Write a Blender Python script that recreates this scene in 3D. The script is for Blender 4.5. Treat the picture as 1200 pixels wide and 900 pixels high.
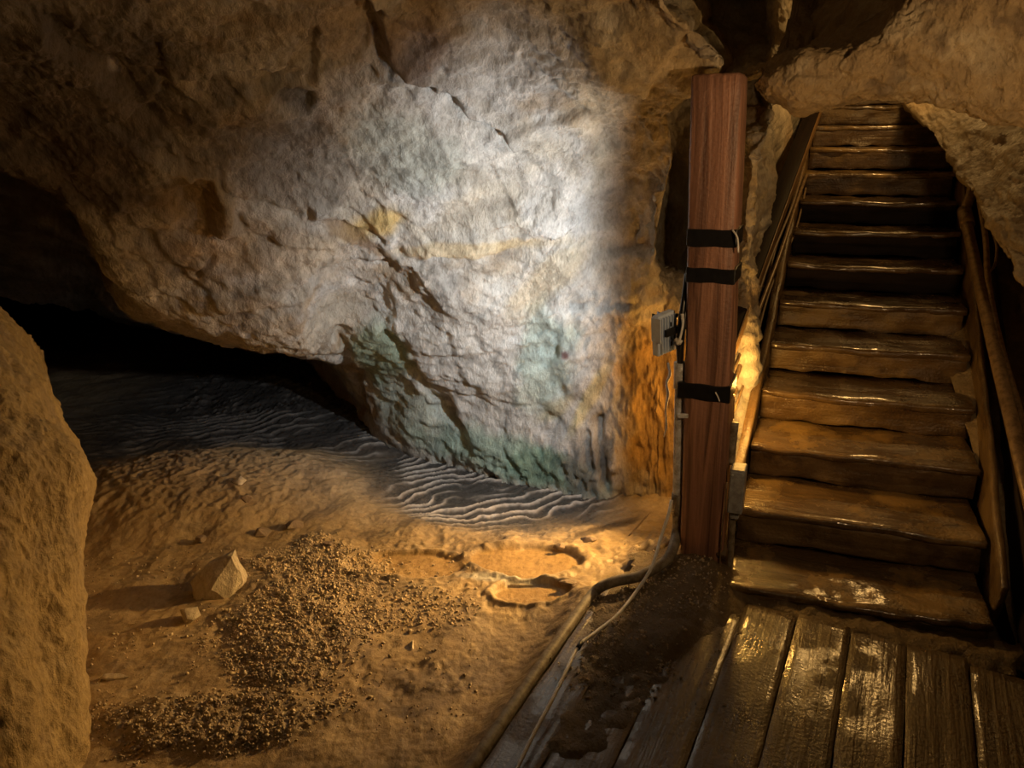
import bpy, bmesh, math, random
import numpy as np
from mathutils import Vector, Matrix

for o in list(bpy.data.objects):
    bpy.data.objects.remove(o)
SC = bpy.context.scene
COL = SC.collection
random.seed(7)

# ------------------------------------------------------------------ camera
F = 900.0
PITCH, ROLL, H = 0.3208, -0.0188, 1.697
_f = np.array([0, math.cos(PITCH), -math.sin(PITCH)])
_u0 = np.array([0, math.sin(PITCH), math.cos(PITCH)])
_r0 = np.array([1.0, 0, 0])
_c, _s = math.cos(ROLL), math.sin(ROLL)
CR = _c * _r0 + _s * _u0
CU = -_s * _r0 + _c * _u0
CP = np.array([0, 0, H])
cam_d = bpy.data.cameras.new('camera')
cam = bpy.data.objects.new('camera', cam_d)
COL.objects.link(cam)
cam_d.sensor_width = 36.0
cam_d.lens = 36.0 * F / 1200.0
cam_d.clip_start = 0.02
M = Matrix.Identity(4)
for i in range(3):
    M[i][0], M[i][1], M[i][2], M[i][3] = CR[i], CU[i], -_f[i], CP[i]
cam.matrix_world = M
SC.camera = cam

def ray(px, py):
    return _f * F + CR * (px - 600) + CU * (450 - py)
def P(px, py, Y):            # point on the pixel's ray at forward distance Y
    d = ray(px, py)
    return CP + d * (Y / d[1])
def G(px, py, z=0.0):        # point on the pixel's ray at height z
    d = ray(px, py)
    return CP + d * ((z - H) / d[2])
def proj(V):
    q = V - CP
    zc = np.maximum(q @ _f, 1e-3)
    return 600 + F * (q @ CR) / zc, 450 - F * (q @ CU) / zc

# ------------------------------------------------------------------ world, exposure
w = bpy.data.worlds.new('cave_dark')
SC.world = w
w.use_nodes = True
w.node_tree.nodes['Background'].inputs[0].default_value = (0.02, 0.016, 0.012, 1)
w.node_tree.nodes['Background'].inputs[1].default_value = 0.0
SC.view_settings.view_transform = 'Standard'
SC.view_settings.look = 'None'
SC.view_settings.gamma = 1.0
SC.view_settings.use_curve_mapping = False
SC.view_settings.exposure = 0.0

WARM = (1.0, 0.50, 0.10)
def point_light(name, loc, power, color, radius):
    d = bpy.data.lights.new(name, 'POINT')
    d.energy = power; d.color = color; d.shadow_soft_size = radius
    o = bpy.data.objects.new(name, d); o.location = loc
    COL.objects.link(o)
    return o

# stair frame: local (s along, o to the right, z)
HD, SK, STW, RISE, RUN = 0.406, -0.0576, 0.855, 0.14, 0.323
SX, SY = 0.8705, 2.682
FW = np.array([math.sin(HD), math.cos(HD), 0])
RT = np.array([math.cos(HD + SK), -math.sin(HD + SK), 0])
def S(s, o, z):
    return np.array([SX, SY, 0]) + FW * s + RT * o + np.array([0, 0, z])
def nose(s):                 # height of the nosing line at s
    return RISE * 2 + RISE * s / RUN

L_post = point_light('lamp_behind_post', tuple(S(.38, -.03, 0.67)), 7.5, WARM, 0.025)
L_back = point_light('wall_fill_behind_post', (0.80, 3.02, 0.55), 5.5, WARM, 0.025)  # extra light split off the post lamp to turn the wall orange
L_stair = point_light('lamp_above_stairs', tuple(S(2.45, 0.55, 2.32)), 19, (1.0, 0.56, 0.17), 0.05)

def area_light(name, loc, dirn, sx, sy, power, color, spread):
    d = bpy.data.lights.new(name, 'AREA')
    d.shape = 'RECTANGLE'; d.size = sx; d.size_y = sy; d.energy = power; d.color = color; d.spread = math.radians(spread)
    o = bpy.data.objects.new(name, d); COL.objects.link(o)
    o.matrix_world = Matrix.Translation(Vector(loc)) @ Vector(dirn).to_track_quat('-Z', 'Y').to_matrix().to_4x4()
    return o
L_room = area_light('walkway_fill', (1.15, 1.15, 1.56), (-.15, 1, .22), .08, .08, 7.5, (1.0, 0.62, 0.28), 146)  # unseen fill added to warm the lip, post and upper wall
L_low = area_light('low_flood_behind_post', (0.80, 3.0, 0.58), (-1, -.28, -.40), .06, .06, 11, (1.0, 0.57, 0.18), 86)

# ------------------------------------------------------------------ noise
_rng = np.random.RandomState(3)
_perm = np.tile(_rng.permutation(256), 3)
_g = _rng.normal(size=(256, 3)); _g /= np.linalg.norm(_g, axis=1)[:, None]
def pn(X, Y, Z):
    xi, yi, zi = np.floor(X).astype(int), np.floor(Y).astype(int), np.floor(Z).astype(int)
    x, y, z = X - xi, Y - yi, Z - zi
    xi &= 255; yi &= 255; zi &= 255
    u, v, t = [q * q * q * (q * (q * 6 - 15) + 10) for q in (x, y, z)]
    def g(a, b, c):
        h = _perm[_perm[_perm[(xi + a) & 255] + ((yi + b) & 255)] + ((zi + c) & 255)] & 255
        gg = _g[h]
        return gg[..., 0] * (x - a) + gg[..., 1] * (y - b) + gg[..., 2] * (z - c)
    l = lambda a, b, k: a + (b - a) * k
    return l(l(l(g(0,0,0), g(1,0,0), u), l(g(0,1,0), g(1,1,0), u), v),
             l(l(g(0,0,1), g(1,0,1), u), l(g(0,1,1), g(1,1,1), u), v), t) * 1.5
def fbm(V, sc, oc=4, gain=0.5, off=0.0, ridge=False):
    a, tot = 1.0, 0.0
    V = np.asarray(V) * sc + off
    for k in range(oc):
        n = pn(V[..., 0], V[..., 1], V[..., 2])
        if ridge:
            n = 1 - 2 * np.abs(n)
        tot = tot + a * n
        V = V * 2.03 + 17.3
        a *= gain
    return tot
def facets(V, sc, tilt, seed, sharp=1.0):
    # fractured rock: each cell of a jittered lattice is a tilted plane
    X = V * sc
    X = X + 0.35 * np.stack([fbm(X, .9, 2, .5, seed + q) for q in (1, 4, 7)], -1)
    ci = np.floor(X).astype(int)
    r = np.random.RandomState(seed)
    tab = r.uniform(0, 1, (4096, 3)); td = r.normal(size=(4096, 3)); to = r.uniform(-1, 1, 4096)
    best = np.full(X.shape[:-1], 1e9); out = np.zeros(X.shape[:-1])
    for i in (-1, 0, 1):
        for j in (-1, 0, 1):
            for k in (-1, 0, 1):
                a, b, c = ci[..., 0] + i, ci[..., 1] + j, ci[..., 2] + k
                h = (a * 73856093 ^ b * 19349663 ^ c * 83492791) & 4095
                dv = X - np.stack([a, b, c], -1) - tab[h]
                q = (dv ** 2).sum(-1)
                m = q < best
                best = np.where(m, q, best)
                out = np.where(m, (dv * td[h]).sum(-1) * tilt + to[h] * tilt * .25, out)
    return out / sc
def soft(a, n=1):
    for _ in range(n):
        p = np.pad(a, 1, mode='edge')
        a = (p[:-2, 1:-1] + p[2:, 1:-1] + p[1:-1, :-2] + p[1:-1, 2:] + 2 * p[1:-1, 1:-1]) / 6
    return a
def sstep(a, b, x):
    t = np.clip((x - a) / (b - a), 0, 1)
    return t * t * (3 - 2 * t)
def pdist(x, y, pts):        # distance to polyline, side sign
    best = np.full(x.shape, 1e9); sg = np.zeros(x.shape)
    for (x0, y0), (x1, y1) in zip(pts[:-1], pts[1:]):
        dx, dy = x1 - x0, y1 - y0
        t = np.clip(((x - x0) * dx + (y - y0) * dy) / (dx * dx + dy * dy), 0, 1)
        ex, ey = x - x0 - t * dx, y - y0 - t * dy
        d = np.hypot(ex, ey)
        m = d < best
        best = np.where(m, d, best)
        sg = np.where(m, np.sign(dx * ey - dy * ex), sg)
    return best, sg

# ------------------------------------------------------------------ materials
def new_mat(name):
    m = bpy.data.materials.new(name); m.use_nodes = True
    nt = m.node_tree
    return m, nt, nt.nodes['Principled BSDF']
def N(nt, t, **kw):
    n = nt.nodes.new(t)
    for k, v in kw.items():
        if k.startswith('i_'):
            key = k[2:].replace('_', ' ')
            n.inputs[key].default_value = v
        else:
            setattr(n, k, v)
    return n
def ramp(nt, fac, stops):
    r = N(nt, 'ShaderNodeValToRGB')
    e = r.color_ramp.elements
    while len(e) < len(stops): e.new(0.5)
    for el, (p, c) in zip(e, stops):
        el.position = p; el.color = (c[0], c[1], c[2], 1) if len(c) == 3 else c
    nt.links.new(fac, r.inputs[0])
    return r
def mixc(nt, fac, a, b, mode='MIX'):
    m = N(nt, 'ShaderNodeMix', data_type='RGBA', blend_type=mode)
    for sock, v in ((0, fac), (6, a), (7, b)):
        if isinstance(v, (int, float)): m.inputs[sock].default_value = v
        elif isinstance(v, tuple): m.inputs[sock].default_value = (*v, 1)
        else: nt.links.new(v, m.inputs[sock])
    return m.outputs[2]

def rock_mat(name, attr=True, base=(0.4, 0.35, 0.28), rough=(0.55, 0.85), bump=0.9, fine=60, scale=1.0, spec=0.4):
    m, nt, b = new_mat(name)
    tc = N(nt, 'ShaderNodeTexCoord')
    geo = N(nt, 'ShaderNodeNewGeometry')
    co = geo.outputs['Position']
    n1 = N(nt, 'ShaderNodeTexNoise', i_Scale=13 * scale, i_Detail=8.0, i_Roughness=0.65)
    n2 = N(nt, 'ShaderNodeTexNoise', i_Scale=fine * scale, i_Detail=6.0, i_Roughness=0.7)
    n3 = N(nt, 'ShaderNodeTexVoronoi', i_Scale=22 * scale, feature='DISTANCE_TO_EDGE')
    mpr = N(nt, 'ShaderNodeMapping'); mpr.inputs['Rotation'].default_value = (0.5, 0.6, 0.3); mpr.inputs['Scale'].default_value = (1.35, 1.0, 0.72)
    nt.links.new(co, mpr.inputs[0])
    for n in (n1, n2, n3): nt.links.new(mpr.outputs[0], n.inputs['Vector'])
    if attr:
        a = N(nt, 'ShaderNodeAttribute', attribute_name='Col')
        col = a.outputs['Color']
    else:
        rgb = N(nt, 'ShaderNodeRGB'); rgb.outputs[0].default_value = (*base, 1); col = rgb.outputs[0]
    r1 = ramp(nt, n1.outputs['Fac'], [(0.3, (0.80, 0.78, 0.75)), (0.5, (0.98, 0.97, 0.96)), (0.72, (1.15, 1.14, 1.12))])
    r2 = ramp(nt, n2.outputs['Fac'], [(0.3, (0.72, 0.70, 0.67)), (0.5, (1.0, 1.0, 1.0)), (0.75, (1.25, 1.25, 1.25))])
    c = mixc(nt, 1.0, col, r1.outputs[0], 'MULTIPLY')
    c = mixc(nt, 1.0, c, r2.outputs[0], 'MULTIPLY')
    nt.links.new(c, b.inputs['Base Color'])
    rr = N(nt, 'ShaderNodeMapRange'); rr.inputs[3].default_value = rough[0]; rr.inputs[4].default_value = rough[1]
    rr.inputs[1].default_value = .35; rr.inputs[2].default_value = .65
    nt.links.new(n1.outputs['Fac'], rr.inputs[0])
    if attr:
        wet = N(nt, 'ShaderNodeAttribute', attribute_name='Wet')
        mm = N(nt, 'ShaderNodeMix', data_type='FLOAT')
        nt.links.new(wet.outputs['Fac'], mm.inputs[0]); nt.links.new(rr.outputs[0], mm.inputs[2]); mm.inputs[3].default_value = 0.16
        nt.links.new(mm.outputs[0], b.inputs['Roughness'])
    else:
        nt.links.new(rr.outputs[0], b.inputs['Roughness'])
    b.inputs['Specular IOR Level'].default_value = spec
    ad = N(nt, 'ShaderNodeMath', operation='MULTIPLY_ADD'); ad.inputs[1].default_value = 0.35
    nt.links.new(n2.outputs['Fac'], ad.inputs[0]); nt.links.new(n1.outputs['Fac'], ad.inputs[2])
    bp = N(nt, 'ShaderNodeBump', i_Strength=bump, i_Distance=0.03)
    nt.links.new(ad.outputs[0], bp.inputs['Height'])
    nt.links.new(bp.outputs[0], b.inputs['Normal'])
    return m

def wood_mat(name, c0, c1, rough=0.45, wet=0.0, grain=1.0, mud=None, coat=0.0, bump=0.5, mudamt=0.5, dist=0.4):
    # grain runs along local Y
    m, nt, b = new_mat(name)
    tc = N(nt, 'ShaderNodeTexCoord')
    oi = N(nt, 'ShaderNodeObjectInfo')
    mp = N(nt, 'ShaderNodeMapping'); mp.inputs['Scale'].default_value = (38 * grain, 1.6 * grain, 38 * grain)
    off = N(nt, 'ShaderNodeVectorMath', operation='SCALE'); off.inputs[0].default_value = (3.1, 7.7, 5.3)
    rs = N(nt, 'ShaderNodeMath', operation='MULTIPLY'); rs.inputs[1].default_value = 9
    nt.links.new(oi.outputs['Random'], rs.inputs[0]); nt.links.new(rs.outputs[0], off.inputs['Scale'])
    av = N(nt, 'ShaderNodeVectorMath', operation='ADD')
    nt.links.new(tc.outputs['Object'], av.inputs[0]); nt.links.new(off.outputs[0], av.inputs[1])
    nt.links.new(av.outputs[0], mp.inputs[0])
    g = N(nt, 'ShaderNodeTexNoise', i_Scale=1.0, i_Detail=8.0, i_Roughness=0.6, i_Distortion=dist)
    nt.links.new(mp.outputs[0], g.inputs['Vector'])
    bl = N(nt, 'ShaderNodeTexNoise', i_Scale=5.0, i_Detail=6.0, i_Roughness=0.65)
    nt.links.new(av.outputs[0], bl.inputs['Vector'])
    r = ramp(nt, g.outputs['Fac'], [(0.32, c0), (0.68, c1)])
    c = r.outputs[0]
    if mud:
        mf = ramp(nt, bl.outputs['Fac'], [(0.62 - 0.25 * mudamt, (0, 0, 0)), (0.75 - 0.25 * mudamt, (1, 1, 1))])
        c = mixc(nt, mf.outputs[0], c, mud)
    nt.links.new(c, b.inputs['Base Color'])
    rr = ramp(nt, bl.outputs['Fac'], [(0.38, (rough - wet,) * 3), (0.6, (rough,) * 3)])
    nt.links.new(rr.outputs[0], b.inputs['Roughness'])
    fn = N(nt, 'ShaderNodeTexNoise', i_Scale=90.0, i_Detail=3.0)
    nt.links.new(av.outputs[0], fn.inputs['Vector'])
    ad = N(nt, 'ShaderNodeMath', operation='MULTIPLY_ADD'); ad.inputs[1].default_value = 0.4
    nt.links.new(fn.outputs['Fac'], ad.inputs[0]); nt.links.new(g.outputs['Fac'], ad.inputs[2])
    bp = N(nt, 'ShaderNodeBump', i_Strength=bump, i_Distance=0.008)
    nt.links.new(ad.outputs[0], bp.inputs['Height'])
    nt.links.new(bp.outputs[0], b.inputs['Normal'])
    if coat:
        wn = N(nt, 'ShaderNodeTexNoise', i_Scale=6.5, i_Detail=5.0, i_Roughness=0.6)
        nt.links.new(av.outputs[0], wn.inputs['Vector'])
        wr = ramp(nt, wn.outputs['Fac'], [(0.44, (0, 0, 0)), (0.52, (coat,) * 3)])
        nt.links.new(wr.outputs[0], b.inputs['Coat Weight'])
        b.inputs['Coat Roughness'].default_value = 0.10
        bc = N(nt, 'ShaderNodeBump', i_Strength=0.35, i_Distance=0.004)
        nt.links.new(ad.outputs[0], bc.inputs['Height'])
        nt.links.new(bc.outputs[0], b.inputs['Coat Normal'])
    return m

def plain_mat(name, col, rough=0.5, metal=0.0, dirt=None, emit=None, spec=0.5):
    m, nt, b = new_mat(name)
    geo = N(nt, 'ShaderNodeNewGeometry')
    n = N(nt, 'ShaderNodeTexNoise', i_Scale=35.0, i_Detail=5.0, i_Roughness=0.7)
    nt.links.new(geo.outputs['Position'], n.inputs['Vector'])
    d = dirt or tuple(q * 0.65 for q in col)
    r = ramp(nt, n.outputs['Fac'], [(0.38, d), (0.58, col)])
    nt.links.new(r.outputs[0], b.inputs['Base Color'])
    b.inputs['Roughness'].default_value = rough
    b.inputs['Metallic'].default_value = metal
    b.inputs['Specular IOR Level'].default_value = spec
    bp = N(nt, 'ShaderNodeBump', i_Strength=0.15, i_Distance=0.004)
    nt.links.new(n.outputs['Fac'], bp.inputs['Height']); nt.links.new(bp.outputs[0], b.inputs['Normal'])
    if emit:
        b.inputs['Emission Color'].default_value = (*emit[0], 1); b.inputs['Emission Strength'].default_value = emit[1]
    return m

MAT = {}
MAT['rock'] = rock_mat('rock_limestone')
MAT['rock_rough'] = rock_mat('rock_rough', bump=0.9, rough=(0.45, 0.75))
MAT['floor'] = rock_mat('rock_floor', rough=(0.38, 0.7), bump=0.35, fine=45)
MAT['stone'] = rock_mat('loose_stone', attr=False, base=(0.46, 0.40, 0.30), bump=0.5)
MAT['stone_dark'] = rock_mat('loose_stone_dark', attr=False, base=(0.26, 0.2, 0.15), bump=0.5)
MAT['stone_pale'] = rock_mat('loose_stone_pale', attr=False, base=(0.6, 0.54, 0.44), bump=0.4)
MAT['gravel'] = rock_mat('gravel', attr=False, base=(0.50, 0.41, 0.29), rough=(0.25, 0.6), bump=0.3)
MAT['mud'] = rock_mat('mud', attr=False, base=(0.17, 0.125, 0.07), rough=(0.3, 0.6), bump=0.9)
MAT['post'] = wood_mat('post_timber', (0.11, 0.052, 0.036), (0.42, 0.22, 0.15), rough=0.5, grain=0.55, bump=0.7, dist=2.2)
MAT['plank'] = wood_mat('wet_plank', (0.055, 0.036, 0.017), (0.13, 0.088, 0.042), rough=0.42, wet=0.24, mud=(0.12, 0.085, 0.045), coat=1.0, mudamt=0.45, bump=0.9)
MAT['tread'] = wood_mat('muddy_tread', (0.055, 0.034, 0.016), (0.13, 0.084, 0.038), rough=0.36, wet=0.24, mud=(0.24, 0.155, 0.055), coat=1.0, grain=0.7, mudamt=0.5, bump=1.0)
MAT['tread_dark'] = wood_mat('wet_tread_shaded', (0.04, 0.024, 0.012), (0.10, 0.064, 0.03), rough=0.36, wet=0.24, mud=(0.12, 0.078, 0.034), coat=1.0, grain=0.7, mudamt=0.5, bump=0.8)  # same wet tread, coloured darker for the unlit middle of the flight
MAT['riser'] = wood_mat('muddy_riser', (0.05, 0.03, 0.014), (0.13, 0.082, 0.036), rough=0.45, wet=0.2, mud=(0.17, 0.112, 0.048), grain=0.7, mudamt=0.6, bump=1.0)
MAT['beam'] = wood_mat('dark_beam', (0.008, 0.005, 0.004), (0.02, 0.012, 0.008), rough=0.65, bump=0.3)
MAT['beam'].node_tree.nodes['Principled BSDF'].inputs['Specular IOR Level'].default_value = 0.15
MAT['pale_wood'] = wood_mat('stringer_wood', (0.14, 0.075, 0.03), (0.30, 0.18, 0.075), rough=0.5, wet=0.15, mud=(0.22, 0.14, 0.06), bump=0.8)
MAT['pvc'] = plain_mat('grey_conduit', (0.62, 0.64, 0.68), 0.4, dirt=(0.34, 0.33, 0.32))
MAT['pvc_mud'] = plain_mat('muddy_conduit', (0.27, 0.24, 0.19), 0.55, dirt=(0.13, 0.10, 0.065))
MAT['box'] = plain_mat('grey_box', (0.34, 0.36, 0.40), 0.45, dirt=(0.2, 0.2, 0.21))
MAT['flood'] = plain_mat('flood_housing', (0.60, 0.70, 0.88), 0.35, dirt=(0.52, 0.61, 0.77))
MAT['black'] = plain_mat('black_tape', (0.012, 0.012, 0.013), 0.32)
MAT['slot'] = plain_mat('slot_dark', (0.01, 0.01, 0.012), 0.6)
MAT['white'] = plain_mat('white_cable', (0.85, 0.85, 0.84), 0.4, dirt=(0.68, 0.66, 0.62))
MAT['tie'] = plain_mat('white_tie', (0.8, 0.8, 0.78), 0.4)
MAT['rust'] = plain_mat('muddy_pipe', (0.26, 0.18, 0.10), 0.4, metal=0.2, dirt=(0.13, 0.085, 0.045))
MAT['cable'] = plain_mat('muddy_cable', (0.24, 0.17, 0.10), 0.5, dirt=(0.12, 0.08, 0.045))
MAT['lens'] = plain_mat('lamp_lens', (0.9, 0.93, 1.0), 0.2, emit=((0.86, 0.93, 1.0), 12))
MAT['bulb'] = plain_mat('warm_bulb', (1, 0.8, 0.4), 0.3, emit=(WARM, 8))

# ------------------------------------------------------------------ object helpers
def tag(o, label=None, cat=None, group=None, kind=None):
    for k, v in (('label', label), ('category', cat), ('group', group), ('kind', kind)):
        if v: o[k] = v
    return o
def empty(name, loc, rz=0, **kw):
    o = bpy.data.objects.new(name, None); COL.objects.link(o)
    o.empty_display_size = 0.1
    o.location = loc; o.rotation_euler = (0, 0, rz)
    return tag(o, **kw)
def mesh_obj(name, verts, faces, mat, parent=None, smooth=True):
    me = bpy.data.meshes.new(name)
    verts = np.asarray(verts, dtype=np.float64)
    if isinstance(faces, np.ndarray):
        me.vertices.add(len(verts)); me.vertices.foreach_set('co', verts.ravel())
        n, k = faces.shape
        me.loops.add(n * k); me.loops.foreach_set('vertex_index', faces.ravel().astype(np.int32))
        me.polygons.add(n); me.polygons.foreach_set('loop_start', np.arange(0, n * k, k, dtype=np.int32))
        me.update(calc_edges=True); me.validate()
    else:
        me.from_pydata([tuple(v) for v in verts], [], faces)
        me.update()
    if smooth:
        me.polygons.foreach_set('use_smooth', np.ones(len(me.polygons), dtype=bool))
    me.materials.append(MAT[mat] if isinstance(mat, str) else mat)
    o = bpy.data.objects.new(name, me); COL.objects.link(o)
    if parent: child(o, parent)
    return o
def wm(o):
    m = o.matrix_parent_inverse @ o.matrix_basis if o.parent else o.matrix_basis.copy()
    return wm(o.parent) @ m if o.parent else m
def child(o, parent):        # keeps world coordinates
    o.parent = parent
    o.matrix_parent_inverse = wm(parent).inverted()
def bm_obj(name, bm, mat, parent=None, smooth=False, local=False):
    me = bpy.data.meshes.new(name)
    bmesh.ops.recalc_face_normals(bm, faces=bm.faces)
    bm.to_mesh(me); bm.free()
    if smooth:
        me.polygons.foreach_set('use_smooth', np.ones(len(me.polygons), dtype=bool))
    me.materials.append(MAT[mat] if isinstance(mat, str) else mat)
    o = bpy.data.objects.new(name, me); COL.objects.link(o)
    if parent:
        if local: o.parent = parent
        else: child(o, parent)
    return o
def box_bm(x0, x1, y0, y1, z0, z1, bev=0.0, cuts=0, mtx=None):
    bm = bmesh.new()
    bmesh.ops.create_cube(bm, size=1.0)
    bmesh.ops.scale(bm, vec=(x1 - x0, y1 - y0, z1 - z0), verts=bm.verts)
    bmesh.ops.translate(bm, vec=((x0 + x1) / 2, (y0 + y1) / 2, (z0 + z1) / 2), verts=bm.verts)
    if bev: bmesh.ops.bevel(bm, geom=bm.edges[:], offset=bev, segments=2, affect='EDGES', profile=0.5)
    if mtx is not None: bm.transform(mtx)
    return bm
def grid_faces(nu, nv):
    i = np.arange(nu * nv).reshape(nu, nv)
    return np.stack([i[:-1, :-1], i[1:, :-1], i[1:, 1:], i[:-1, 1:]], -1).reshape(-1, 4)
def cat1(C, n, axis):        # Catmull-Rom resample of control array along an axis
    C = np.moveaxis(np.asarray(C, float), axis, 0)
    m = len(C)
    t = np.linspace(0, m - 1, n)
    i = np.minimum(t.astype(int), m - 2); f = t - i
    p1, p2 = C[i], C[i + 1]
    p0 = np.where((i > 0)[(...,) + (None,) * (C.ndim - 1)], C[np.maximum(i - 1, 0)], 2 * p1 - p2)
    p3 = np.where((i < m - 2)[(...,) + (None,) * (C.ndim - 1)], C[np.minimum(i + 2, m - 1)], 2 * p2 - p1)
    f = f[(...,) + (None,) * (C.ndim - 1)]
    a = 0.42
    m1, m2 = a * (p2 - p0), a * (p3 - p1)
    R = (2*f**3 - 3*f**2 + 1) * p1 + (f**3 - 2*f**2 + f) * m1 + (-2*f**3 + 3*f**2) * p2 + (f**3 - f**2) * m2
    return np.moveaxis(R, 0, axis)
def loft(C, nu, nv):
    return cat1(cat1(C, nu, 0), nv, 1)
def normals(V):
    du = np.gradient(V, axis=0); dv = np.gradient(V, axis=1)
    n = np.cross(du, dv)
    return n / np.maximum(np.linalg.norm(n, axis=-1, keepdims=True), 1e-9)
def tocam(V, n):             # orient normals towards the room
    s = np.sign(np.sum((np.array([0.3, 1.2, 1.0]) - V) * n, -1).mean())
    return n * (s if s else 1)
def rock_obj(name, V, mat, col, wet=None, parent=None):
    nu, nv = V.shape[:2]
    o = mesh_obj(name, V.reshape(-1, 3), grid_faces(nu, nv), mat, parent)
    me = o.data
    a = me.color_attributes.new('Col', 'FLOAT_COLOR', 'POINT')
    c = np.ones((nu * nv, 4)); c[:, :3] = np.clip(col.reshape(-1, 3), 0.005, 0.95)
    a.data.foreach_set('color', c.ravel())
    a = me.attributes.new('Wet', 'FLOAT', 'POINT')
    a.data.foreach_set('value', (np.zeros(nu * nv) if wet is None else wet.ravel()).astype(np.float32))
    return o
def tube_mesh(pts, rad, seg=10, sub=6, caps=True):
    pts = np.asarray(pts, float)
    n = (len(pts) - 1) * sub + 1
    Q = cat1(pts, n, 0)
    R = np.interp(np.linspace(0, 1, n), np.linspace(0, 1, len(np.atleast_1d(rad))), np.atleast_1d(rad)) if np.ndim(rad) else np.full(n, rad)
    T = np.gradient(Q, axis=0); T /= np.linalg.norm(T, axis=1)[:, None]
    up = np.array([0.0, 0, 1]) if abs(T[0][2]) < 0.9 else np.array([1.0, 0, 0])
    V = []
    a = np.linspace(0, 2 * math.pi, seg, endpoint=False)
    nrm = up - T[0] * (up @ T[0]); nrm /= np.linalg.norm(nrm)
    for k in range(n):
        nrm = nrm - T[k] * (nrm @ T[k]); nrm /= np.linalg.norm(nrm)
        b = np.cross(T[k], nrm)
        V.append(Q[k] + R[k] * (np.cos(a)[:, None] * nrm + np.sin(a)[:, None] * b))
    V = np.concatenate(V)
    Fc = []
    for k in range(n - 1):
        for j in range(seg):
            j2 = (j + 1) % seg
            Fc.append((k * seg + j, k * seg + j2, (k + 1) * seg + j2, (k + 1) * seg + j))
    if caps:
        Fc.append(tuple(range(seg))[::-1]); Fc.append(tuple((n - 1) * seg + j for j in range(seg)))
    return V, Fc
def tube(name, pts, rad, mat, parent=None, seg=10, sub=6):
    V, Fc = tube_mesh(pts, rad, seg, sub)
    return mesh_obj(name, V, Fc, mat, parent)
def lerp3(c, b, k):
    return c + (np.array(b) - c) * k[..., None]
def blob(px, py, x, y, rx, ry, rot=0, nz=None):
    c, s = math.cos(rot), math.sin(rot)
    dx, dy = px - x, py - y
    d = np.hypot((dx * c + dy * s) / rx, (-dx * s + dy * c) / ry)
    if nz is not None: d = d + nz
    return 1 - sstep(0.55, 1.15, d)

# ================================================================== STRUCTURE
# ---- main cave wall: overhang, lit face, hollow behind the post, stair flank
def PW(*rows):
    return [P(*r) if len(r) == 3 else np.array(r[1:]) for r in rows]
W_ = 'w'
cols = [
 PW((-420,-220,1.4),(-420,-60,1.6),(-380,0,1.8),(-330,50,2.0),(-300,90,2.15),(-260,120,2.3),(-250,130,3.2),(-250,330,4.5)),
 PW((-60,-220,1.7),(-40,-30,2.05),(-20,50,2.3),(-10,110,2.5),(0,155,2.65),(5,195,2.8),(10,205,3.6),(10,345,5.2)),
 PW((60,-220,1.8),(70,-20,2.2),(75,70,2.45),(80,145,2.65),(85,205,2.85),(90,252,3.0),(95,262,3.9),(95,360,5.8)),
 PW((150,-220,1.85),(150,-10,2.3),(150,90,2.55),(150,180,2.8),(150,270,3.0),(152,345,3.2),(155,352,4.2),(155,380,6.2)),
 PW((250,-220,1.9),(250,0,2.4),(250,100,2.65),(250,200,2.95),(250,300,3.2),(250,395,3.42),(250,392,4.5),(250,400,6.6)),
 PW((350,-220,1.95),(350,0,2.5),(350,100,2.8),(350,200,3.1),(350,310,3.35),(352,412,3.55),(355,404,4.6),(355,425,6.3)),
 PW((430,-220,2.0),(430,0,2.58),(430,100,2.9),(425,200,3.22),(420,310,3.5),(408,395,3.85),(415,440,4.22),(425,510,4.5)),
 PW((510,-220,2.05),(510,0,2.65),(510,110,2.98),(510,220,3.3),(505,320,3.52),(500,400,3.76),(505,460,3.92),(515,545,3.98)),
 PW((610,-220,2.1),(610,0,2.65),(610,110,2.98),(610,220,3.36),(610,320,3.58),(610,400,3.66),(615,480,3.70),(620,590,3.66)),
 PW((690,-220,2.1),(700,0,2.5),(715,80,2.72),(712,140,3.0),(712,220,3.26),(712,310,3.46),(712,430,3.54),(712,610,3.48)),
 PW((760,-220,2.0),(782,0,2.38),(846,68,2.58),(790,124,2.88),(790,200,3.08),(770,290,3.30),(760,400,3.50),(765,625,3.42)),
 PW((770,-220,2.6),(768,-5,3.0),(836,66,3.1),(776,122,3.3),(772,203,3.5),(756,300,3.62),(780,362,3.52),(795,625,3.36)),
 PW((850,-220,3.2),(830,-10,4.8),(850,70,4.6),(790,135,4.4),(784,220,4.6),(784,325,4.5),(825,350,3.52),(828,625,3.36)),
 PW((930,-220,3.4),(940,-10,4.7),(890,78,4.4),(856,150,3.7),(848,220,3.7),(842,320,3.7),(858,365,3.42),(858,610,3.3)),
 PW((1040,-220,3.4),(1040,-10,4.8),(925,90,4.3),(897,160,3.42),(890,220,3.42),(884,310,3.42),(882,400,3.38),(880,580,3.3)),
 PW((W_,*S(2.2,-.3,3.2)),(W_,*S(2.2,-.28,2.8)),(W_,*S(2.1,-.24,2.35)),(W_,*S(2.0,-.2,2.0)),(W_,*S(2.0,-.17,1.65)),(W_,*S(2.0,-.16,1.3)),(W_,*S(2.0,-.15,.9)),(W_,*S(2.0,-.15,.3))),
 PW((W_,*S(5,-.3,4.2)),(W_,*S(5,-.28,3.8)),(W_,*S(5,-.24,3.4)),(W_,*S(5,-.2,3.0)),(W_,*S(5,-.17,2.65)),(W_,*S(5,-.16,2.3)),(W_,*S(5,-.15,1.9)),(W_,*S(5,-.15,1.3))),
]
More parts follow.
